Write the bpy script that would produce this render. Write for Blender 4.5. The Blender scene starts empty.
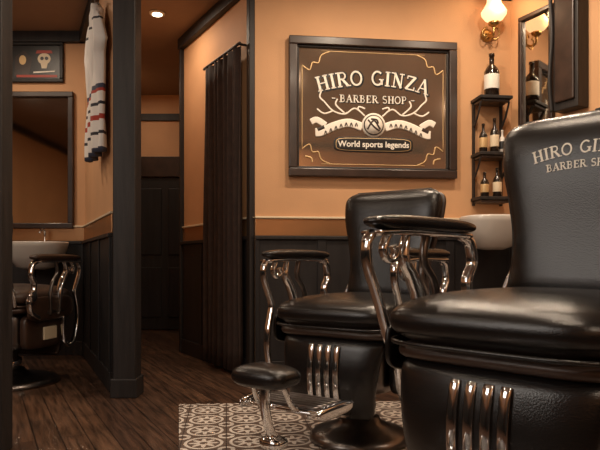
import bpy, bmesh, math, random
from mathutils import Vector, Matrix
random.seed(3)
S=bpy.context.scene
S.view_settings.view_transform='Standard'
S.view_settings.look='None'
pi=math.pi
# ------------------------------------------------------------ materials
def newmat(name):
    m=bpy.data.materials.new(name); m.use_nodes=True
    nt=m.node_tree; b=nt.nodes['Principled BSDF']
    return m,nt,b
def pbr(name,col,rough=.5,metal=0,noise=0,nscale=8,bump=0,bscale=120,coat=0,spec=.5,stretch=None):
    m,nt,b=newmat(name)
    b.inputs['Base Color'].default_value=(*col,1)
    b.inputs['Roughness'].default_value=rough
    b.inputs['Metallic'].default_value=metal
    b.inputs['Coat Weight'].default_value=coat
    b.inputs['Coat Roughness'].default_value=.15
    b.inputs['Specular IOR Level'].default_value=spec
    tc=nt.nodes.new('ShaderNodeTexCoord')
    src=tc.outputs['Object']
    if stretch:
        mp=nt.nodes.new('ShaderNodeMapping'); mp.inputs['Scale'].default_value=stretch
        nt.links.new(src,mp.inputs['Vector']); src=mp.outputs['Vector']
    n=nt.nodes.new('ShaderNodeTexNoise'); n.inputs['Scale'].default_value=nscale; n.inputs['Detail'].default_value=5
    nt.links.new(src,n.inputs['Vector'])
    r=nt.nodes.new('ShaderNodeValToRGB')
    r.color_ramp.elements[0].position=.3; r.color_ramp.elements[1].position=.7
    r.color_ramp.elements[0].color=(*[c*(1-noise) for c in col],1)
    r.color_ramp.elements[1].color=(*[min(1,c*(1+noise)) for c in col],1)
    nt.links.new(n.outputs['Fac'],r.inputs['Fac'])
    nt.links.new(r.outputs['Color'],b.inputs['Base Color'])
    if bump:
        n2=nt.nodes.new('ShaderNodeTexNoise'); n2.inputs['Scale'].default_value=bscale; n2.inputs['Detail'].default_value=3
        nt.links.new(src,n2.inputs['Vector'])
        bp=nt.nodes.new('ShaderNodeBump'); bp.inputs['Strength'].default_value=bump; bp.inputs['Distance'].default_value=.01
        nt.links.new(n2.outputs['Fac'],bp.inputs['Height']); nt.links.new(bp.outputs['Normal'],b.inputs['Normal'])
    return m
def emis(name,col,st):
    m,nt,b=newmat(name)
    b.inputs['Base Color'].default_value=(*col,1)
    b.inputs['Emission Color'].default_value=(*col,1); b.inputs['Emission Strength'].default_value=st
    return m
M_wall=pbr('orange_plaster',(.61,.34,.172),.7,noise=.06,nscale=3,bump=.12,bscale=180)
M_ceil=pbr('ceiling_paint',(.30,.195,.13),.8,noise=.04)
M_dark=pbr('dark_wood',(.018,.015,.0145),.52,noise=.35,nscale=6,bump=.15,bscale=30,stretch=(6,6,.5),spec=.4)
M_wains=pbr('wainscot_black',(.015,.013,.0135),.52,noise=.3,nscale=5,stretch=(4,4,.6),spec=.4)
M_frame=pbr('walnut_frame',(.032,.017,.012),.38,noise=.4,nscale=9,coat=.1)
M_copper=pbr('copper_band',(.50,.27,.13),.28,metal=.75,noise=.12,nscale=2)
M_leather=pbr('black_leather',(.0085,.0068,.0063),.27,noise=.2,bump=.11,bscale=260,spec=.5)
M_leatherb=pbr('brown_leather',(.044,.024,.016),.34,noise=.2,bump=.12,bscale=260)
M_chrome=pbr('chrome',(.80,.80,.80),.11,metal=1,noise=.03)
M_steel=pbr('dark_steel',(.20,.18,.17),.30,metal=1,noise=.1)
M_cream=pbr('cream_paint',(.72,.60,.42),.5,noise=.05)
M_white=pbr('white_print',(.8,.76,.68),.5,noise=.02)
M_black=pbr('black_paint',(.008,.007,.007),.4)
M_gold=pbr('gold_paint',(.62,.42,.2),.4,metal=.3,noise=.1)
M_porc=pbr('porcelain',(.66,.62,.57),.15,noise=.02,coat=.5)
M_curt=pbr('curtain_cloth',(.034,.018,.013),.85,noise=.3,nscale=20,bump=.2,bscale=300)
M_brass=pbr('brass',(.5,.32,.12),.3,metal=1)
M_mirror=pbr('mirror_glass',(.62,.57,.50),.05,metal=1,noise=.02)
M_bottle=pbr('bottle_glass',(.02,.012,.008),.1,coat=.5)
M_red=pbr('red_print',(.40,.05,.03),.5)
M_etch=pbr('etched_lettering',(.84,.78,.68),.45,noise=.03)
M_lamp=emis('lamp_glass',(1,.62,.32),1.6)
M_bulb=emis('downlight_glow',(1,.8,.55),12)
M_signglass=pbr('smoky_mirror',(.72,.56,.42),.06,metal=.90,noise=.10,nscale=2.5)

# wood floor
M_floor,nt,b=newmat('floor_planks')
tc=nt.nodes.new('ShaderNodeTexCoord'); mp=nt.nodes.new('ShaderNodeMapping'); mp.inputs['Rotation'].default_value=(0,0,math.radians(62))
nt.links.new(tc.outputs['Object'],mp.inputs['Vector'])
br=nt.nodes.new('ShaderNodeTexBrick'); br.inputs['Scale'].default_value=1
br.inputs['Brick Width'].default_value=.95; br.inputs['Row Height'].default_value=.105; br.inputs['Mortar Size'].default_value=.0025
br.inputs['Color1'].default_value=(.118,.065,.040,1); br.inputs['Color2'].default_value=(.066,.036,.024,1); br.inputs['Mortar'].default_value=(.010,.006,.005,1)
br.offset=.37
nt.links.new(mp.outputs['Vector'],br.inputs['Vector'])
mp2=nt.nodes.new('ShaderNodeMapping'); mp2.inputs['Scale'].default_value=(2,22,1)
nt.links.new(mp.outputs['Vector'],mp2.inputs['Vector'])
ns=nt.nodes.new('ShaderNodeTexNoise'); ns.inputs['Scale'].default_value=2; ns.inputs['Detail'].default_value=8
nt.links.new(mp2.outputs['Vector'],ns.inputs['Vector'])
rp=nt.nodes.new('ShaderNodeValToRGB'); rp.color_ramp.elements[0].position=.32; rp.color_ramp.elements[1].position=.68
rp.color_ramp.elements[0].color=(.34,.34,.34,1); rp.color_ramp.elements[1].color=(1.45,1.38,1.3,1)
nt.links.new(ns.outputs['Fac'],rp.inputs['Fac'])
mx=nt.nodes.new('ShaderNodeMix'); mx.data_type='RGBA'; mx.blend_type='MULTIPLY'; mx.inputs[0].default_value=1
nt.links.new(br.outputs['Color'],mx.inputs[6]); nt.links.new(rp.outputs['Color'],mx.inputs[7])
nt.links.new(mx.outputs[2],b.inputs['Base Color']); b.inputs['Roughness'].default_value=.30
bp=nt.nodes.new('ShaderNodeBump'); bp.inputs['Strength'].default_value=.3; bp.inputs['Distance'].default_value=.01
nt.links.new(ns.outputs['Fac'],bp.inputs['Height']); nt.links.new(bp.outputs['Normal'],b.inputs['Normal'])

# patterned tile
M_tile,nt,b=newmat('patterned_tile')
def mth(op,a,c=None,d=None):
    n=nt.nodes.new('ShaderNodeMath'); n.operation=op
    for i,v in enumerate((a,c,d)):
        if v is None: continue
        if isinstance(v,(int,float)): n.inputs[i].default_value=v
        else: nt.links.new(v,n.inputs[i])
    return n.outputs[0]
tc=nt.nodes.new('ShaderNodeTexCoord'); mp=nt.nodes.new('ShaderNodeMapping')
mp.inputs['Rotation'].default_value=(0,0,math.radians(-7)); mp.inputs['Scale'].default_value=(5.2,5.2,1)
nt.links.new(tc.outputs['Object'],mp.inputs['Vector'])
sx=nt.nodes.new('ShaderNodeSeparateXYZ'); nt.links.new(mp.outputs['Vector'],sx.inputs[0])
fx=mth('SUBTRACT',mth('FRACT',sx.outputs[0]),.5); fy=mth('SUBTRACT',mth('FRACT',sx.outputs[1]),.5)
ax=mth('ABSOLUTE',fx); ay=mth('ABSOLUTE',fy)
d=mth('SQRT',mth('ADD',mth('MULTIPLY',fx,fx),mth('MULTIPLY',fy,fy)))
ang=mth('ARCTAN2',fy,fx)
pet=mth('MULTIPLY_ADD',mth('COSINE',mth('MULTIPLY',ang,8)),.09,.24)
flower=mth('LESS_THAN',d,pet)
hole=mth('GREATER_THAN',d,.09)
ring=mth('LESS_THAN',mth('ABSOLUTE',mth('SUBTRACT',d,.40)),.035)
cx=mth('SUBTRACT',.5,ax); cy=mth('SUBTRACT',.5,ay)
dc=mth('SQRT',mth('ADD',mth('MULTIPLY',cx,cx),mth('MULTIPLY',cy,cy)))
corner=mth('LESS_THAN',mth('ABSOLUTE',mth('SUBTRACT',dc,.15)),.045)
pat=mth('MAXIMUM',mth('MAXIMUM',mth('MULTIPLY',flower,hole),ring),corner)
gr=mth('GREATER_THAN',mth('MAXIMUM',ax,ay),.488)
m1=nt.nodes.new('ShaderNodeMix'); m1.data_type='RGBA'; m1.inputs[6].default_value=(.14,.10,.08,1); m1.inputs[7].default_value=(.68,.61,.54,1)
nt.links.new(pat,m1.inputs[0])
m2=nt.nodes.new('ShaderNodeMix'); m2.data_type='RGBA'; m2.inputs[7].default_value=(.05,.035,.03,1)
nt.links.new(gr,m2.inputs[0]); nt.links.new(m1.outputs[2],m2.inputs[6]); nt.links.new(m2.outputs[2],b.inputs['Base Color'])
b.inputs['Roughness'].default_value=.4

# jersey fabric
M_jersey,nt,b=newmat('jersey_fabric')
tc=nt.nodes.new('ShaderNodeTexCoord'); sx=nt.nodes.new('ShaderNodeSeparateXYZ'); nt.links.new(tc.outputs['Object'],sx.inputs[0])
cr=nt.nodes.new('ShaderNodeValToRGB'); cr.color_ramp.interpolation='CONSTANT'
W=(.84,.80,.75,1); K=(.03,.03,.04,1); R=(.42,.05,.03,1); N=(.05,.06,.1,1)
stops=[(0,N),(.02,W),(.10,K),(.12,W),(.19,R),(.22,W),(.28,K),(.30,W),(.36,R),(.38,N),(.41,W),(.80,K),(.815,W),(.9,W)]
e=cr.color_ramp.elements
e[0].position=0; e[0].color=N; e[1].position=.9; e[1].color=W
for p,c in stops[1:-1]:
    q=e.new(p); q.color=c
nt.links.new(sx.outputs[2],cr.inputs['Fac']); nt.links.new(cr.outputs['Color'],b.inputs['Base Color']); b.inputs['Roughness'].default_value=.8

# ------------------------------------------------------------ mesh helpers
def link(o,parent=None):
    S.collection.objects.link(o)
    if parent: o.parent=parent
    return o
def mk(name,verts,faces,mat,parent=None,smooth=False,bev=0):
    me=bpy.data.meshes.new(name); me.from_pydata([tuple(v) for v in verts],[],faces); me.update()
    bm=bmesh.new(); bm.from_mesh(me); bmesh.ops.recalc_face_normals(bm,faces=bm.faces); bm.to_mesh(me); bm.free()
    me.materials.append(mat)
    if smooth:
        for p in me.polygons: p.use_smooth=True
    o=bpy.data.objects.new(name,me); link(o,parent)
    if bev:
        md=o.modifiers.new('bevel','BEVEL'); md.width=bev; md.segments=2
    return o
def empty(name,loc=(0,0,0),rz=0):
    o=bpy.data.objects.new(name,None); o.location=loc; o.rotation_euler=(0,0,rz); o.empty_display_size=.1
    return link(o)
BF=[(0,1,2,3),(4,7,6,5),(0,4,5,1),(1,5,6,2),(2,6,7,3),(3,7,4,0)]
def box(name,x0,x1,y0,y1,z0,z1,mat,parent=None,bev=0):
    v=[(x0,y0,z0),(x1,y0,z0),(x1,y1,z0),(x0,y1,z0),(x0,y0,z1),(x1,y0,z1),(x1,y1,z1),(x0,y1,z1)]
    return mk(name,v,BF,mat,parent,bev=bev)
def slab(name,p0,p1,z0,z1,o0,o1,mat,parent=None,bev=0):
    p0=Vector(p0);p1=Vector(p1);d=(p1-p0).normalized();n=Vector((d.y,-d.x))
    q=[p0+n*o0,p1+n*o0,p1+n*o1,p0+n*o1]
    v=[(a.x,a.y,z0) for a in q]+[(a.x,a.y,z1) for a in q]
    return mk(name,v,BF,mat,parent,bev=bev)
def sp(v,e): return math.copysign(abs(v)**e,v)
def sell(name,c,r,nh=4,nv=2.6,mat=None,parent=None,U=40,V=20):
    vs=[];fs=[]
    for j in range(V+1):
        ph=-pi/2+pi*j/V
        cz=sp(math.sin(ph),2/nv); cr_=abs(math.cos(ph))**(2/nv)
        for i in range(U):
            t=2*pi*i/U
            vs.append((c[0]+r[0]*cr_*sp(math.cos(t),2/nh),c[1]+r[1]*cr_*sp(math.sin(t),2/nh),c[2]+r[2]*cz))
    for j in range(V):
        for i in range(U):
            a=j*U+i;b_=j*U+(i+1)%U
            fs.append((a,b_,b_+U,a+U))
    o=mk(name,vs,fs,mat,parent,True)
    bm=bmesh.new();bm.from_mesh(o.data);bmesh.ops.remove_doubles(bm,verts=bm.verts,dist=1e-5);bmesh.ops.recalc_face_normals(bm,faces=bm.faces);bm.to_mesh(o.data);bm.free()
    for p in o.data.polygons:p.use_smooth=True
    return o
def cat(pts,n=8,closed=False):
    P=[Vector(p) for p in pts]; out=[]
    N_=len(P); rng=range(N_ if closed else N_-1)
    for i in rng:
        if closed: a,b_,c,d=P[i-1],P[i],P[(i+1)%N_],P[(i+2)%N_]
        else: a=P[max(i-1,0)];b_=P[i];c=P[i+1];d=P[min(i+2,N_-1)]
        for k in range(n):
            t=k/n
            out.append(.5*((2*b_)+(c-a)*t+(2*a-5*b_+4*c-d)*t*t+(3*b_-a-3*c+d)*t**3))
    if not closed: out.append(P[-1])
    return out
def sweep(name,pts,wa,wb,mat,parent=None,side=(1,0,0),n=8,closed=False,seg=12,taper=None,ex=2):
    P=cat(pts,n,closed); side=Vector(side); vs=[];fs=[];L=len(P)
    for i,p in enumerate(P):
        if closed: t=(P[(i+1)%L]-P[i-1])
        else: t=P[min(i+1,L-1)]-P[max(i-1,0)]
        t.normalize(); s=(side-t*side.dot(t)).normalized(); u=t.cross(s)
        k=1 if not taper else taper(i/(L-1))
        for j in range(seg):
            a=2*pi*j/seg
            vs.append(p+s*(wa*k*sp(math.cos(a),2/ex))+u*(wb*k*sp(math.sin(a),2/ex)))
    for i in range(L if closed else L-1):
        for j in range(seg):
            a=i*seg+j;b_=i*seg+(j+1)%seg;c=((i+1)%L)*seg+(j+1)%seg;d_=((i+1)%L)*seg+j
            fs.append((a,b_,c,d_))
    if not closed:
        fs.append(tuple(range(seg))); fs.append(tuple((L-1)*seg+j for j in range(seg)))
    return mk(name,vs,fs,mat,parent,True)
def lathe(name,prof,mat,parent=None,loc=(0,0,0),seg=32,rot=None):
    vs=[];fs=[]
    for r,z in prof:
        for j in range(seg):
            a=2*pi*j/seg; vs.append((r*math.cos(a),r*math.sin(a),z))
    for i in range(len(prof)-1):
        for j in range(seg):
            a=i*seg+j;b_=i*seg+(j+1)%seg; fs.append((a,b_,b_+seg,a+seg))
    fs.append(tuple(range(seg))); fs.append(tuple((len(prof)-1)*seg+j for j in range(seg)))
    o=mk(name,vs,fs,mat,parent,True); o.location=loc
    if rot:o.rotation_euler=rot
    return o
# serif stroke font -------------------------------------------------
K_=.17;T_=.075
def arc(cx,cy,rx,ry,a0,a1,n=12): return [(cx+rx*math.cos(math.radians(a0+(a1-a0)*i/n)),cy+ry*math.sin(math.radians(a0+(a1-a0)*i/n))) for i in range(n+1)]
def sf(*xs): return [([(x-.15,y),(x+.15,y)],.07) for x,y in xs]
FNT={
'H':(.95,[([(.2,0),(.2,1)],K_),([(.72,0),(.72,1)],K_),([(.2,.5),(.72,.5)],T_)]+sf((.2,.03),(.2,.97),(.72,.03),(.72,.97))),
'I':(.45,[([(.2,0),(.2,1)],K_)]+sf((.2,.03),(.2,.97))),
'R':(.92,[([(.2,0),(.2,1)],K_),([(.2,.96),(.45,.96)]+arc(.45,.74,.2,.22,90,-90,8)+[(.2,.52)],.1),([(.42,.52),(.76,.03)],K_)]+sf((.2,.03),(.15,.97),(.8,.03))),
'O':(.95,[(arc(.45,.5,.36,.46,0,360,20),.13)]),
'G':(.95,[(arc(.45,.5,.36,.46,50,330,16),.13),([(.75,.42),(.75,.08)],K_),([(.58,.42),(.88,.42)],.07)]),
'N':(.95,[([(.2,0),(.2,1)],T_),([(.2,.97),(.72,.03)],K_),([(.72,0),(.72,1)],T_)]+sf((.2,.03),(.12,.97),(.72,.97))),
'Z':(.85,[([(.12,.95),(.7,.95)],.09),([(.68,.95),(.12,.05)],K_),([(.1,.05),(.72,.05)],.09),([(.13,.95),(.13,.78)],.07),([(.7,.05),(.7,.24)],.07)]),
'A':(.95,[([(.12,0),(.43,1)],T_),([(.43,1),(.76,0)],K_),([(.22,.34),(.66,.34)],T_)]+sf((.12,.03),(.76,.03))),
'B':(.88,[([(.2,0),(.2,1)],K_),([(.2,.96),(.42,.96)]+arc(.42,.75,.18,.21,90,-90,8)+[(.2,.53)],.1),([(.42,.52)]+arc(.45,.28,.2,.24,90,-90,8)+[(.2,.04)],.1)]+sf((.15,.03),(.15,.97))),
'E':(.82,[([(.2,0),(.2,1)],K_),([(.1,.96),(.66,.96)],.08),([(.2,.52),(.55,.52)],.08),([(.1,.04),(.68,.04)],.08),([(.66,.96),(.66,.78)],.07),([(.68,.04),(.68,.24)],.07)]),
'S':(.78,[(arc(.38,.74,.24,.22,40,270,12)+arc(.38,.27,.26,.24,90,-140,12),.13)]),
'P':(.85,[([(.2,0),(.2,1)],K_),([(.2,.96),(.45,.96)]+arc(.45,.73,.2,.23,90,-90,8)+[(.2,.5)],.1)]+sf((.2,.03),(.15,.97))),
' ':(.5,[]),
'-':(.6,[([(.05,.5),(.5,.5)],.1)]),
}
def strokes_text(name,txt,h,mat,parent,mapf,R=None,bold=0,spacing=1.0):
    tot=sum(FNT[c][0]*spacing for c in txt)*h; x0=-tot/2; vs=[];fs=[]
    for c in txt:
        adv,st=FNT[c]; cw=adv*spacing*h
        def tr(p):
            lx=(p[0]-adv/2)*h; lz=p[1]*h; cx=x0+cw/2
            if R:
                a=cx/R; X=(R+lz)*math.sin(a)+lx*math.cos(a); Z=(R+lz)*math.cos(a)-lx*math.sin(a)-R
                return X,Z
            return cx+lx,lz
        for pl,w in st:
            w=w+bold
            for (a,b_) in zip(pl[:-1],pl[1:]):
                A=Vector(a);B=Vector(b_);dd=(B-A)
                if dd.length<1e-6: continue
                dd.normalize(); nn=Vector((-dd.y,dd.x))*w/2; ee=dd*(.02+bold/2)
                k=len(vs)
                for q in (A-ee-nn,B+ee-nn,B+ee+nn,A-ee+nn): vs.append(mapf(*tr(q)))
                fs.append((k,k+1,k+2,k+3))
        x0+=cw
    return mk(name,vs,fs,mat,parent)

# ------------------------------------------------------------ room
CZ=2.7
box('floor',-4.2,3.7,-1.7,7.1,-.1,0,M_floor)
box('ceiling',-4.2,3.7,-1.7,7.1,CZ,CZ+.1,M_ceil)
PB0,PB1=(-.3,4.0),(1.48,4.2136)
PC0,PC1=(-1.014,5.2),(-.3,4.0)
PR0,PR1=(1.48,4.2136),(3.5,.17)
PS0,PS1=(-1.8,5.03),(-1.12,3.6)
PY0,PY1=(-4.0,5.03),(-1.8,5.03)
walls={'back':(PB0,PB1),'curtain_side':(PC0,PC1),'right':(PR0,PR1),'partition':(PS0,PS1),'bay':(PY0,PY1),
 'corridor_end':((-2.3,6.9),(.2,6.9)),'corridor_left':((-1.72,5.12),(-2.1,6.9)),'corridor_right':((.2,6.9),(-.93,5.25)),
 'left':((-4,-1.5),(-4,5.03)),'front':((3.5,-1.5),(-4,-1.5)),'right_rear':((3.5,.17),(3.5,-1.5))}
for k,(a,b_) in walls.items():
    slab('wall_'+k,a,b_,0,CZ,0,-.08,M_wall)
tn=[0]
def trim(a,b_,z0,z1,o1,mat,o0=0,bev=.004):
    tn[0]+=1
    return slab('trim_%d'%tn[0],a,b_,z0,z1,o0,o1,mat,bev=bev)
def wains(a,b_,key,crown=True):
    trim(a,b_,.12,.93,.016,M_wains)
    trim(a,b_,.93,.955,.035,M_dark)
    trim(a,b_,.955,1.07,.012,M_copper)
    trim(a,b_,1.07,1.085,.022,M_cream)
    o=slab('baseboard_'+key,a,b_,0,.12,0,.026,M_dark,bev=.004)
    A=Vector(a);B=Vector(b_);L=(B-A).length;n=max(1,int(L/.42))
    for i in range(n+1):
        c=A+(B-A)*(i/n); d=(B-A).normalized()
        p=c-d*.03 if i else c; q=c+d*.03 if i<n else c
        trim(tuple(p),tuple(q),.12,.93,.026,M_wains,o0=.016)
    if crown: trim(a,b_,CZ-.09,CZ,.05,M_dark)
for k in ('curtain_side','partition','bay','back','right','left','front'):
    wains(*walls[k],k)
trim((-2.3,6.9),(.2,6.9),2.40,2.48,.03,M_dark)
slab('baseboard_corridor_end',(-2.05,6.9),(-1.98,6.9),0,.12,0,.02,M_dark)
def dirpt(a,b_,s):
    A=Vector(a);B=Vector(b_);return tuple(A+(B-A).normalized()*s)
trim(dirpt(PC1,PC0,.05),PC1,0,CZ,.04,M_dark)
trim(PC0,dirpt(PC0,PC1,.03),0,CZ,.035,M_dark)
box('column',-1.075,-.945,3.44,3.575,0,CZ,M_dark,bev=.006)
box('baseboard_column',-1.087,-.933,3.428,3.587,0,.11,M_dark,bev=.006)
box('post',-1.33,-1.205,2.42,2.52,0,CZ,M_dark,bev=.006)
dr=empty('door_1',(-1.55,6.9,0))
box('leaf',-.40,.42,-.05,-.005,0.01,1.74,M_dark,dr,.004)
for i,(z0,z1) in enumerate(((.15,.72),(.86,1.62))):
    for j,(x0,x1) in enumerate(((-.32,-.03),(.05,.34))):
        box('panel_%d%d'%(i,j),x0,x1,-.065,-.05,z0,z1,M_wains,dr,.01)
box('jamb_l',-.48,-.40,-.08,0,0,1.98,M_dark,dr,.004); box('jamb_r',.42,.50,-.08,0,0,1.98,M_dark,dr,.004)
box('lintel',-.40,.42,-.08,0,1.75,1.98,M_frame,dr,.004)
lathe('knob',[(.012,0),(.012,.03),(.025,.04),(.025,.055),(.01,.06)],M_brass,dr,(-.33,-.05,.88),rot=(pi/2,0,0))
tv=[(-.66,3.27),(-.12,.6),(1.95,.6),(1.95,2.3),(1.60,3.4)]
vs=[(x,y,0.0005) for x,y in tv]+[(x,y,.006) for x,y in tv]; n=len(tv)
mk('floor_tile_inlay',vs,[tuple(range(n)),tuple(range(n,2*n))]+[(i,(i+1)%n,(i+1)%n+n,i+n) for i in range(n)],M_tile)

# ------------------------------------------------------------ curtain
A=Vector((-.66,4.605));B=Vector((-.345,4.075));d=(B-A).normalized();nn=Vector((d.y,-d.x));L=(B-A).length
cu=empty('curtain')
NX=150;NZ=14;vs=[];fs=[]
for j in range(NZ+1):
    z=.03+(2.24-.03)*j/NZ
    for i in range(NX+1):
        t=i/NX; amp=.024*(1-.35*j/NZ)
        off=.070+amp*math.sin(t*2*pi*7+.5*math.sin(z*2+t*6))+.006*math.sin(t*70+z)
        p=A+d*L*t+nn*off; vs.append((p.x,p.y,z))
for j in range(NZ):
    for i in range(NX):
        a=j*(NX+1)+i; fs.append((a,a+1,a+NX+2,a+NX+1))
o=mk('cloth',vs,fs,M_curt,cu,True); md=o.modifiers.new('s','SOLIDIFY'); md.thickness=.004
p0=A+nn*.070-d*.03;p1=B+nn*.070
sweep('rod',[(p0.x,p0.y,2.255),(p1.x,p1.y,2.255)],.010,.010,M_dark,cu,side=(0,0,1))
for q in (A+d*.02,B-d*.02):
    a=q+nn*.0;c=q+nn*.070
    sweep('bracket',[(a.x,a.y,2.255),(c.x,c.y,2.255)],.008,.008,M_dark,cu,side=(0,0,1))

# ------------------------------------------------------------ sign
def frame(par,w,h,fw,fd,mat,y0=0,nm='frame'):
    for i,(a,b_,c,e_) in enumerate(((-w/2,w/2,h/2-fw,h/2),(-w/2,w/2,-h/2,-h/2+fw),(-w/2,-w/2+fw,-h/2+fw,h/2-fw),(w/2-fw,w/2,-h/2+fw,h/2-fw))):
        box('%s_%d'%(nm,i),a,b_,y0-fd,y0,c,e_,mat,par,.006)
sg=empty('barber_shop_sign',(.4985,4.0954,1.820),math.atan2(.12,1))
frame(sg,1.16,.935,.055,.05,M_frame,-.001)
frame(sg,1.05,.825,.014,.030,M_dark,-.002,'inner_frame')
box('glass',-.515,.515,-.015,-.004,-.405,.405,M_signglass,sg)
def smz(y,dz,dx=0): return lambda x,z:(x+dx,y,z+dz)
strokes_text('title_shadow','HIRO GINZA',.098,M_black,sg,smz(-.0165,.158,.005),R=1.3,bold=.14,spacing=1.0)
strokes_text('title','HIRO GINZA',.098,M_etch,sg,smz(-.018,.161),R=1.3,spacing=1.0)
strokes_text('subtitle_shadow','- BARBER SHOP -',.050,M_black,sg,smz(-.0165,.038,.003),bold=.12,spacing=1.0)
strokes_text('subtitle','- BARBER SHOP -',.050,M_etch,sg,smz(-.018,.04),bold=.0,spacing=1.0)
def sstroke(name,pts,w,mat,y=-.018):
    return sweep(name,[(x,y,z) for x,z in pts],.0015,w,mat,sg,side=(0,1,0),seg=8)
lathe('emblem_disc',[(.082,0),(.082,.003)],M_etch,sg,(0,-.0165,-.11),rot=(pi/2,0,0))
lathe('emblem_ring',[(.070,0),(.070,.002)],M_frame,sg,(0,-.0185,-.11),rot=(pi/2,0,0))
lathe('emblem_core',[(.062,0),(.062,.002)],M_etch,sg,(0,-.0205,-.11),rot=(pi/2,0,0))
for a in ([(-.045,-.14),(0,-.08),(.045,-.14)],[(-.04,-.075),(.0,-.12),(.04,-.15)],[(-.02,-.07),(.02,-.075),(.03,-.10)]):
    sstroke('emblem_figure',a,.006,M_frame,-.024)
for s in (-1,1):
    sstroke('ribbon',[(s*.08,-.125),(s*.17,-.100),(s*.26,-.120),(s*.36,-.165),(s*.40,-.17)],.030,M_etch,-.0175)
    for q in range(7):
        xx=s*(.12+.035*q); zz=-.112-.55*max(0,(.035*q-.08))**1.1
        sstroke('ribbon_letter_%d'%q,[(xx-.008,zz-.010),(xx,zz+.012),(xx+.008,zz-.010)],.0035,M_frame,-.0205)
    sstroke('ribbon_tail',[(s*.33,-.12),(s*.39,-.085),(s*.43,-.10)],.022,M_etch,-.0165)
    sstroke('ribbon_fold',[(s*.34,-.13),(s*.385,-.15)],.012,M_frame,-.0190)
    for a in ([(.06,-.05),(.13,.0),(.20,-.04),(.28,-.02),(.34,.04)],[(.20,-.035),(.26,.02),(.25,.06)],[(.28,-.02),(.34,-.04),(.39,-.01)],[(.34,.04),(.37,.07),(.36,.11)],[(.11,-.01),(.10,.012),(.06,.0)]):
        sstroke('antler',[(s*x,z) for x,z in a],.0055,M_etch,-.017)
    sstroke('corner_scroll',[(s*.49,-.28),(s*.44,-.25),(s*.42,-.30),(s*.38,-.30),(s*.36,-.35),(s*.30,-.38)],.004,M_gold)
    sstroke('corner_scroll_b',[(s*.47,-.33),(s*.43,-.34),(s*.42,-.37)],.005,M_gold)
    sstroke('corner_scroll_up',[(s*.49,.28),(s*.44,.25),(s*.42,.30),(s*.38,.30),(s*.36,.35),(s*.30,.38)],.004,M_gold)
for a in ([(-.36,-.38),(.36,-.38)],[(-.36,.38),(.36,.38)],[(-.49,-.28),(-.49,.28)],[(.49,-.28),(.49,.28)]):
    sstroke('gold_line',a,.0025,M_gold,-.0165)
sell('caption_bar',(0,-.0165,-.243),(.275,.003,.052),8,5,M_black,sg)
sell('caption_bar_inner',(0,-.0175,-.243),(.262,.003,.044),8,5,M_gold,sg)
sell('caption_bar_face',(0,-.0185,-.243),(.258,.003,.041),8,5,M_black,sg)
tcv=bpy.data.curves.new('caption','FONT'); tcv.body='World sports legends'; tcv.size=.056; tcv.align_x='CENTER'; tcv.align_y='CENTER'; tcv.offset=.0012
to=bpy.data.objects.new('caption',tcv); link(to,sg); to.location=(0,-.0225,-.243); to.rotation_euler=(pi/2,0,0); tcv.materials.append(M_white)

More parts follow.
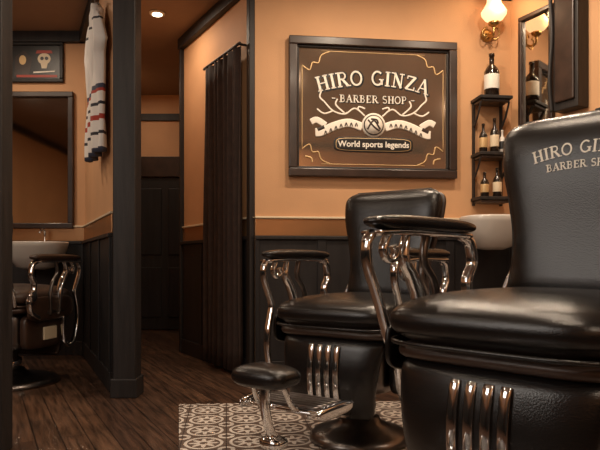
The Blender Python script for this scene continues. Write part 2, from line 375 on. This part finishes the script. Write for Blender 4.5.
# ------------------------------------------------------------ barber chair
def chair(loc,theta,lift=0,foot=True,text=False,leather=None,shell=None,padz=0,AX=.312,loop=True,H=.555,br_=.30,aw=0):
    lm=leather or M_leather; sh=shell or M_leatherb
    C=empty('barber_chair',(loc[0],loc[1],.006 if loc[0]>-.7 else 0),theta)
    l=lift
    lathe('base',[(.0,0),(br_,0),(br_,.02),(br_*.9,.04),(.15,.055),(.095,.08),(.085,.10)],M_steel,C,seg=48)
    lathe('piston',[(.07,.08),(.07,.16),(.05,.17),(.05,.30+l)],M_chrome,C)
    sell('housing',(0,.0,.36+l),(.215,.215,.13),6,5,M_steel,C)
    sell('seat_pan',(0,0,.487+l),(.275,.275,.032),6,3,sh,C)
    sell('seat_cushion',(0,-.01,.562+l),(.290,.300,.078),5,2.4,lm,C,U=64,V=28)
    pts=[(.284*sp(math.cos(a),2/5),-.01+.293*sp(math.sin(a),2/5),.512+l) for a in [2*pi*i/32 for i in range(32)]]
    sweep('seat_piping',pts,.006,.006,lm,C,side=(0,0,1),closed=True,n=3,seg=8)
    vs=[];fs=[];U=40;ROW=22
    for j in range(ROW+1):
        s=j/ROW; z=.15+.32*s
        e_=min(1,s/.10,(1-s)/.10); k=math.sqrt(max(0,1-(1-e_)**2)); 
        w=(.205-aw+(.045+aw*.6)*s)*(.90+.10*k) ; t=.012+.020*k
        yc=-.235-.035*math.sin(s*pi*.9)
        for i in range(U):
            a=2*pi*i/U
            x=w*sp(math.cos(a),2/7); y=t*sp(math.sin(a),2/2.5)+.03*(x/.25)**2
            vs.append((x,yc+y,z+l))
    for j in range(ROW):
        for i in range(U):
            a=j*U+i;b_=j*U+(i+1)%U; fs.append((a,b_,b_+U,a+U))
    fs.append(tuple(range(U)));fs.append(tuple(ROW*U+i for i in range(U)))
    mk('leg_apron',vs,fs,lm,C,True)
    for i,x in enumerate((-.060,-.020,.020,.060)):
        sweep('apron_strip_%d'%i,[(x,-.275,.19+l),(x,-.296,.25+l),(x,-.3035,.34+l),(x,-.292,.42+l),(x,-.282,.442+l)],.0125,.007,M_chrome,C,seg=12,ex=3)
    BK=bpy.data.objects.new('backrest',None); link(BK,C); BK.location=(0,.245,.575+l); BK.rotation_euler=(-.20,0,0); BK.empty_display_size=.1
    def wf(s):
        base=.206-.012*math.sin(min(s/.5,1)*pi)+.048*(1/(1+math.exp(-(s-.62)*13)))
        if s>.84: base*=max(0,1-((s-.84)/.16)**3.4)**(1/3.4)
        if s<.08: base*=(.80+.20*math.sqrt(1-(1-s/.08)**2))
        return base
    def tf(s):
        k=1
        if s>.86: k=max(0,1-((s-.86)/.14)**2.2)**(1/2.2)
        if s<.1: k=.4+.6*s/.1
        return (.048+.014*math.exp(-((s-.82)/.16)**2))*k
    def wrap(x): return -.45*x*x
    def loft(name,dw,tk,dy,mat,ROW=44,U=56,ex=3.6):
        vs=[];fs=[]
        for j in range(ROW+1):
            u=j/ROW; s=1-(1-u)**1.7
            w=wf(s)+dw*(1 if s<.999 else 0); t=tf(s)*tk
            for i in range(U):
                a=2*pi*i/U
                x=w*sp(math.cos(a),2/ex); y=t*sp(math.sin(a),2/2.2)
                vs.append((x,y+dy+wrap(x),s*(H+dw)-dw/2))
        for j in range(ROW):
            for i in range(U):
                a=j*U+i;b_=j*U+(i+1)%U; fs.append((a,b_,b_+U,a+U))
        fs.append(tuple(range(U)));fs.append(tuple(ROW*U+i for i in range(U)))
        return mk(name,vs,fs,mat,BK,True)
    loft('back_cushion',0,1,0,lm)
    loft('back_shell',.008,.45,.035,sh)
    ol=[]
    for j in range(30):
        s=.03+.955*math.sin(j/29*pi/2); ol.append((wf(s)*.985,wrap(wf(s)*.985)-.008,s*H))
    ol2=ol+[(-x,y,z) for x,y,z in reversed(ol)]
    sweep('back_piping',ol2,.005,.005,lm,BK,side=(0,1,0),n=2,seg=8)
    for s_ in (-1,1):
        sweep('back_iron',[(s_*.232,.02,-.06),(s_*.235,.03,.04),(s_*.208,.045,.14)],.012,.016,M_chrome,BK,seg=10)
    if text:
        def mp_(dz):
            def f(x,z):
                zz=z+dz; s=zz/H; w=wf(s); t=tf(s)
                y=-t*max(0,1-abs(x/w)**3.6)**(1/2.2)+wrap(x)-.0025
                return (x,y,zz)
            return f
        strokes_text('logo','HIRO GINZA',.035,M_white,BK,mp_(.430),R=.50,bold=.0,spacing=.98)
        strokes_text('logo_sub','BARBER SHOP',.021,M_white,BK,mp_(.390),R=.8,bold=.02,spacing=.98)
    for sd,nm in ((-1,'l'),(1,'r')):
        x=sd*AX; D=l-.012
        sell('arm_pad_'+nm,(x,-.035,.820+D),(.043,.245,.023),4,2.6,lm,C)
        sweep('arm_rail_'+nm,[(x,-.27,.790+D),(x,-.15,.797+D),(x,.0,.797+D),(x,.17,.795+D)],.034,.009,M_chrome,C,ex=3)
        fp=[(x,-.262,.793+D),(x,-.288,.765+D),(x,-.286,.71+D),(x,-.258,.65+D),(x,-.235,.60+D)]
        if loop: fp+=[(x,-.245,.55+D),(x,-.262,.48+D),(x,-.262,.40+D),(x,-.235,.30+D),(x,-.18,.245+D),(x,-.12,.27+D),(x,-.10,.36+D),(x,-.10,.44+D)]
        else: fp+=[(x,-.215,.55+D),(x,-.19,.50+D),(x,-.14,.465+D),(x,-.08,.455+D)]
        sweep('arm_front_'+nm,fp,.015,.0095,M_chrome,C,ex=3)
        sweep('arm_curl_'+nm,[(x,-.20,.79+D),(x,-.222,.75+D),(x,-.20,.72+D),(x,-.170,.735+D),(x,-.178,.758+D)],.013,.008,M_chrome,C,ex=3)
        sweep('arm_mid_'+nm,[(x,-.12,.79+D),(x,-.135,.73+D),(x,-.10,.68+D),(x,-.07,.62+D),(x,-.06,.55+D),(x,-.05,.46+D)],.018,.012,M_chrome,C,ex=2,taper=lambda t:.7+.6*math.sin(t*pi))
        sweep('arm_mid2_'+nm,[(x,-.03,.79+D),(x,-.04,.72+D),(x,.01,.66+D),(x,.03,.58+D),(x,.03,.46+D)],.012,.010,M_steel,C)
        sweep('arm_rear_'+nm,[(x,.16,.795+D),(x,.205,.775+D),(x,.22,.71+D),(x,.19,.66+D),(x,.20,.60+D),(x,.235,.56+D),(x,.22,.49+D),(x,.15,.45+D)],.018,.013,M_chrome,C,ex=3)
        sell('side_panel_'+nm,(sd*.296,.0,.49+l),(.014,.23,.075),4,4,lm,C)
        sell('side_skirt_'+nm,(sd*.245,.02,.35+l),(.03,.19,.11),5,5,lm,C)
        lathe('hinge_'+nm,[(.038,0),(.038,.012),(.028,.018),(.012,.024)],M_chrome,C,(x+sd*.012,.225,.575+l),rot=(0,sd*pi/2,0))
        box('side_strap_'+nm,min(sd*.262,sd*AX),max(sd*.262,sd*AX),-.12,.06,.455+l,.475+l,M_steel,C,.003)
        box('name_plate_'+nm,min(sd*.27,sd*.285),max(sd*.27,sd*.285),-.08,.05,.29+l,.37+l,M_cream,C,.004)
    if foot:
        pz=padz
        for sd in (-1,1):
            sweep('foot_arm',[(sd*.10,-.20,.19+l),(sd*.105,-.32,.185+l),(sd*.11,-.44,.225+l),(sd*.11,-.56,.235+l)],.010,.014,M_chrome,C)
            sweep('pad_arm',[(sd*.075,-.55,.24+l),(sd*.075,-.61,.27+l+pz*.4),(sd*.07,-.655,.345+l+pz)],.009,.010,M_chrome,C)
        sell('foot_plate',(0,-.485,.25+l),(.175,.110,.011),5,3,M_chrome,C)
        for i in range(6):
            sweep('foot_rib_%d'%i,[(-.150,-.410-.030*i,.262+l),(.150,-.410-.030*i,.262+l)],.006,.006,M_steel,C,side=(0,0,1),seg=8)
        for sd in (-1,1): 
            sell('foot_scroll',(sd*.175,-.485,.248+l),(.016,.115,.024),3,3,M_chrome,C)
        sell('foot_pad',(0,-.665,.378+l+pz),(.122,.082,.042),3.2,2.5,lm,C)
        sweep('foot_leg',[(0,-.665,.36+l+pz),(0,-.67,.28+l+pz*.7),(0,-.65,.20+l*.5),(0,-.62,.15+l*.5)],.018,.018,M_chrome,C)
        sell('foot_toe',(0,-.62,.135+l*.5),(.05,.04,.025),3,2.5,M_chrome,C)
    return C
chair((.262,2.63),-math.radians(35),0,AX=.308,br_=.22,aw=.02)
chair((.592,1.485),-math.radians(46),.070,text=True,padz=-.17,loop=False,H=.572)
chair((-1.87,3.87),math.radians(168),0,foot=False,leather=M_leatherb)

# ------------------------------------------------------------ left bay things
mr=empty('wall_mirror',(-2.20,5.03,1.63))
frame(mr,.62,1.14,.045,.04,M_frame,-.001); box('glass',-.27,.27,-.012,-.004,-.53,.53,M_mirror,mr)
pc=empty('framed_picture',(-2.21,5.03,2.45))
frame(pc,.47,.34,.03,.03,M_dark,-.001); box('print',-.21,.21,-.010,-.003,-.145,.145,M_black,pc)
def art(pts,m,y):
    n=len(pts); mk('art_patch',[(x,y,z) for x,z in pts]+[(x,y+.0005,z) for x,z in pts],[tuple(range(n)),tuple(range(n,2*n))]+[(i,(i+1)%n,(i+1)%n+n,i+n) for i in range(n)],m,pc)
def ell(cx,cz,rx,rz,n=14): return [(cx+rx*math.cos(2*pi*i/n),cz+rz*math.sin(2*pi*i/n)) for i in range(n)]
art([(-.18,-.11),(-.06,-.12),(-.03,.03),(-.10,.10),(-.17,.05)],M_frame,-.0110)
art(ell(.07,.03,.055,.048),M_cream,-.0112); art([(.04,-.01),(.10,-.01),(.09,-.05),(.05,-.05)],M_cream,-.0113)
art(ell(.052,.033,.015,.015),M_black,-.0120); art(ell(.090,.033,.015,.015),M_black,-.0121)
art([(.0,.075),(.14,.075),(.13,.10),(.01,.10)],M_red,-.0124)
art([(-.16,-.125),(.18,-.125),(.18,-.105),(-.16,-.105)],M_red,-.0126)
art([(-.02,-.09),(.16,-.08),(.16,-.07),(-.02,-.078)],M_etch,-.0127)
art(ell(-.11,.02,.03,.04),M_gold,-.0118)
def basin(loc,rz,w=.24,tap=True):
    B_=empty('wash_basin',loc,rz)
    vs=[];fs=[];U=36
    prof=[(.35,-.16),(.6,-.14),(.85,-.06),(.97,.02),(1.0,.05),(.98,.06),(.90,.055),(.8,-.01),(.55,-.08),(.05,-.10)]
    for r,z in prof:
        for i in range(U):
            a=2*pi*i/U; vs.append((w*r*sp(math.cos(a),.75),-.19+.185*r*sp(math.sin(a),.75),z))
    for j in range(len(prof)-1):
        for i in range(U):
            a=j*U+i;b_=j*U+(i+1)%U; fs.append((a,b_,b_+U,a+U))
    fs.append(tuple(range(U)));fs.append(tuple((len(prof)-1)*U+i for i in range(U)))
    mk('bowl',vs,fs,M_porc,B_,True)
    box('bracket',-.06,.06,-.12,.03,-.14,-.02,M_steel,B_,.01)
    if tap:
        sweep('tap',[(0,-.03,.05),(0,-.03,.14),(0,-.07,.17),(0,-.13,.14)],.010,.010,M_chrome,B_,side=(1,0,0))
        box('tap_base',-.03,.03,-.055,-.01,.02,.06,M_chrome,B_,.008)
basin((-2.10,4.97,.88),0)
nB=math.atan2(.12,1)
basin((1.24,4.135,1.02),nB,.20,False)

# jersey on partition
d=(Vector(PS0)-Vector(PS1)).normalized(); nn=Vector((-.9,-.43)).normalized()
jr=empty('sports_jersey',(PS1[0]+d.x*.33+nn.x*.065,PS1[1]+d.y*.33+nn.y*.065,1.46),math.atan2(d.y,d.x))
NR=30;NC=24;vs=[];fs=[]
def jw(s):
    if s<.62: return .25+.01*math.sin(s*9)
    if s<.70: return .25+.08*(s-.62)/.08
    if s<.93: return .33-.09*((s-.70)/.23)
    return .24-.14*(s-.93)/.07
for j in range(NR+1):
    s=j/NR
    for i in range(NC+1):
        t=-1+2*i/NC; w=jw(s)
        z=s*.98-(.10*abs(t)**2 if s>.6 else 0)*(s-.6)/.4
        vs.append((t*w,.02*math.sin(t*9+s*3)+.012*math.sin(t*17-s*5),z))
for j in range(NR):
    for i in range(NC):
        a=j*(NC+1)+i; fs.append((a,a+1,a+NC+2,a+NC+1))
o=mk('shirt',vs,fs,M_jersey,jr,True); md=o.modifiers.new('s','SOLIDIFY'); md.thickness=.03; md.offset=0
sweep('hanger',[(-.17,0,.92),(-.05,0,.975),(0,0,.99),(.05,0,.975),(.17,0,.92)],.006,.006,M_steel,jr,side=(0,1,0))
sweep('hook',[(0,0,.985),(0,0,1.04),(0,-.03,1.06),(0,-.065,1.05)],.004,.004,M_steel,jr,side=(1,0,0))

# ------------------------------------------------------------ sconce
def onback(x,off): 
    y=4.0+.12*(x+.3); n=Vector((.12,-1)).normalized(); return (x+n.x*off,y+n.y*off)
sc=empty('wall_sconce',(*onback(1.30,0),2.36),nB)
lathe('backplate',[(.045,0),(.045,.012),(.02,.03)],M_brass,sc,(0,-.001,0),rot=(pi/2,0,0))
sweep('arm',[(0,-.02,0),(0,-.08,-.04),(0,-.12,-.03),(0,-.125,.02)],.008,.008,M_brass,sc)
lathe('cup',[(.012,0),(.035,.015),(.038,.03),(.03,.032)],M_brass,sc,(0,-.125,.015))
lathe('glass_shade',[(.03,0),(.060,.02),(.082,.05),(.085,.07),(.065,.10),(.048,.13),(.046,.16),(.065,.19),(.078,.20)],M_lamp,sc,(0,-.125,.045))
for s_ in (-1,1):
    sweep('curl',[(0,-.05,-.02),(s_*.04,-.07,-.05),(s_*.06,-.08,-.01),(s_*.04,-.08,.03),(s_*.025,-.08,.01)],.005,.005,M_brass,sc,side=(0,1,0))
sh=empty('corner_shelf',(*onback(1.30,0),0),nB)
for i,z in enumerate((1.88,1.50,1.20)):
    box('board_%d'%i,-.115,.115,-.17,-.002,z,z+.022,M_dark,sh,.004)
    box('lip_%d'%i,-.10,.10,-.155,-.02,z-.02,z,M_frame,sh,.006)
for x in (-.105,.095):
    box('upright_%d'%(x>0),x,x+.012,-.03,-.002,1.17,1.88,M_dark,sh)
    sweep('side_bracket_%d'%(x>0),[(x+.006,-.14,1.865),(x+.006,-.09,1.78),(x+.006,-.03,1.72)],.005,.012,M_dark,sh)
    sweep('side_bracket2_%d'%(x>0),[(x+.006,-.14,1.49),(x+.006,-.09,1.42),(x+.006,-.03,1.36)],.005,.012,M_dark,sh)
def bottle(x,z,h,r,mat,lab=M_white,off=.09):
    b_=empty('bottle',(*onback(1.30+x,off),z),nB)
    lathe('body',[(r*.9,0),(r,.01*h),(r,.58*h),(r*.8,.66*h),(r*.35,.75*h),(r*.32,.93*h),(r*.4,.94*h),(r*.4,h)],mat,b_,seg=24)
    lathe('label',[(r*1.02,.18*h),(r*1.03,.19*h),(r*1.03,.5*h),(r*1.02,.51*h)],lab,b_,seg=24)
bottle(.0,1.903,.30,.050,M_bottle)
bottle(-.06,1.523,.20,.028,M_bottle,M_gold); bottle(.02,1.523,.24,.03,M_bottle,M_cream); bottle(.075,1.523,.16,.022,M_porc,M_black)
bottle(-.05,1.223,.17,.028,M_bottle,M_gold); bottle(.04,1.223,.2,.03,M_bottle,M_cream)

# ------------------------------------------------------------ right wall
def onright(Y):
    t=(4.2136-Y)/(4.2136-.17); return Vector((1.48+t*(3.5-1.48),Y))
a=onright(4.10);b_=onright(3.90);c=(a+b_)/2; rz=math.atan2(.17-4.2136,3.5-1.48)
rm=empty('wall_mirror',(c.x,c.y,2.04),rz)
w_=(a-b_).length
frame(rm,w_+.06,.82,.03,.035,M_frame,-.001); box('glass',-w_/2,w_/2,-.012,-.004,-.38,.38,M_mirror,rm)
cb=empty('wall_cabinet',(*(onright(3.68)),1.72),rz)
box('carcass',-.15,.03,-.10,-.002,0,.975,M_dark,cb,.006)
box('door_panel',-.13,.01,-.115,-.10,.05,.86,M_frame,cb,.012)
sweep('moulding',[(-.15,-.11,0),(-.16,-.12,.2),(-.15,-.11,.5),(-.16,-.12,.8),(-.15,-.11,.95)],.012,.014,M_dark,cb)
sf_=empty('wall_shelf',(*(onright(3.42)),1.63),rz)
box('board',-.10,.22,-.16,-.002,0,.03,M_dark,sf_,.005)
sell('tray',(.05,-.08,.047),(.12,.06,.016),4,3,M_chrome,sf_)

# ------------------------------------------------------------ lights
def area(name,loc,size,power,col=(1,.79,.59),target=None,shape='DISK',spread=None):
    L=bpy.data.lights.new(name,'AREA'); L.shape=shape; L.size=size; L.energy=power; L.color=col
    if spread: L.spread=spread
    o=bpy.data.objects.new(name,L); link(o); o.location=loc
    if target:
        o.rotation_euler=(Vector(target)-Vector(loc)).to_track_quat('-Z','Y').to_euler()
    return o
dls=[(-1.10,4.62),(-1.75,6.2),(.45,3.2),(1.2,3.3),(-.35,2.9),(-2.3,4.2),(.1,1.0),(.40,1.9),(-1.9,1.6),(-2.9,3.6),(2.6,1.3),(.8,-.9)]  # corridor spots are real; the other downlights are added, unseen, to brighten the room
for i,(x,y) in enumerate(dls):
    D=empty('ceiling_spot_and_fill',(x,y,CZ))
    lathe('ring',[(.05,-.001),(.06,-.001),(.058,-.012),(.045,-.014)],M_white,D,seg=24)
    lathe('bulb',[(.001,-.015),(.036,-.015),(.036,-.018),(.001,-.019)],M_bulb,D,seg=24)
pw=[6.5,3,19,13,7,9,13,12,7,9,9,20]
for i,(x,y) in enumerate(dls):
    area('spot_and_fill_lamp_%d'%i,(x,y,CZ-.03),.09,pw[i])
P=bpy.data.lights.new('sconce_light','POINT'); P.energy=4; P.color=(1,.70,.42); P.shadow_soft_size=.05
o=bpy.data.objects.new('sconce_light',P); link(o); q=onback(1.30,.26); o.location=(q[0],q[1],2.5)
area('shopfront_daylight',(-2.4,.2,2.0),1.3,29,(1,.90,.80),(.5,2.2,.6),'SQUARE')
wd=bpy.data.worlds.new('world'); S.world=wd; wd.use_nodes=True
wd.node_tree.nodes['Background'].inputs[0].default_value=(.9,.7,.5,1); wd.node_tree.nodes['Background'].inputs[1].default_value=.3
# ------------------------------------------------------------ camera
cd=bpy.data.cameras.new('camera'); cd.sensor_width=36; cd.lens=36; cd.shift_y=37/600; cd.clip_start=.05
co=bpy.data.objects.new('camera',cd); link(co); co.location=(0,0,.78); co.rotation_euler=(pi/2,0,0)
S.camera=co
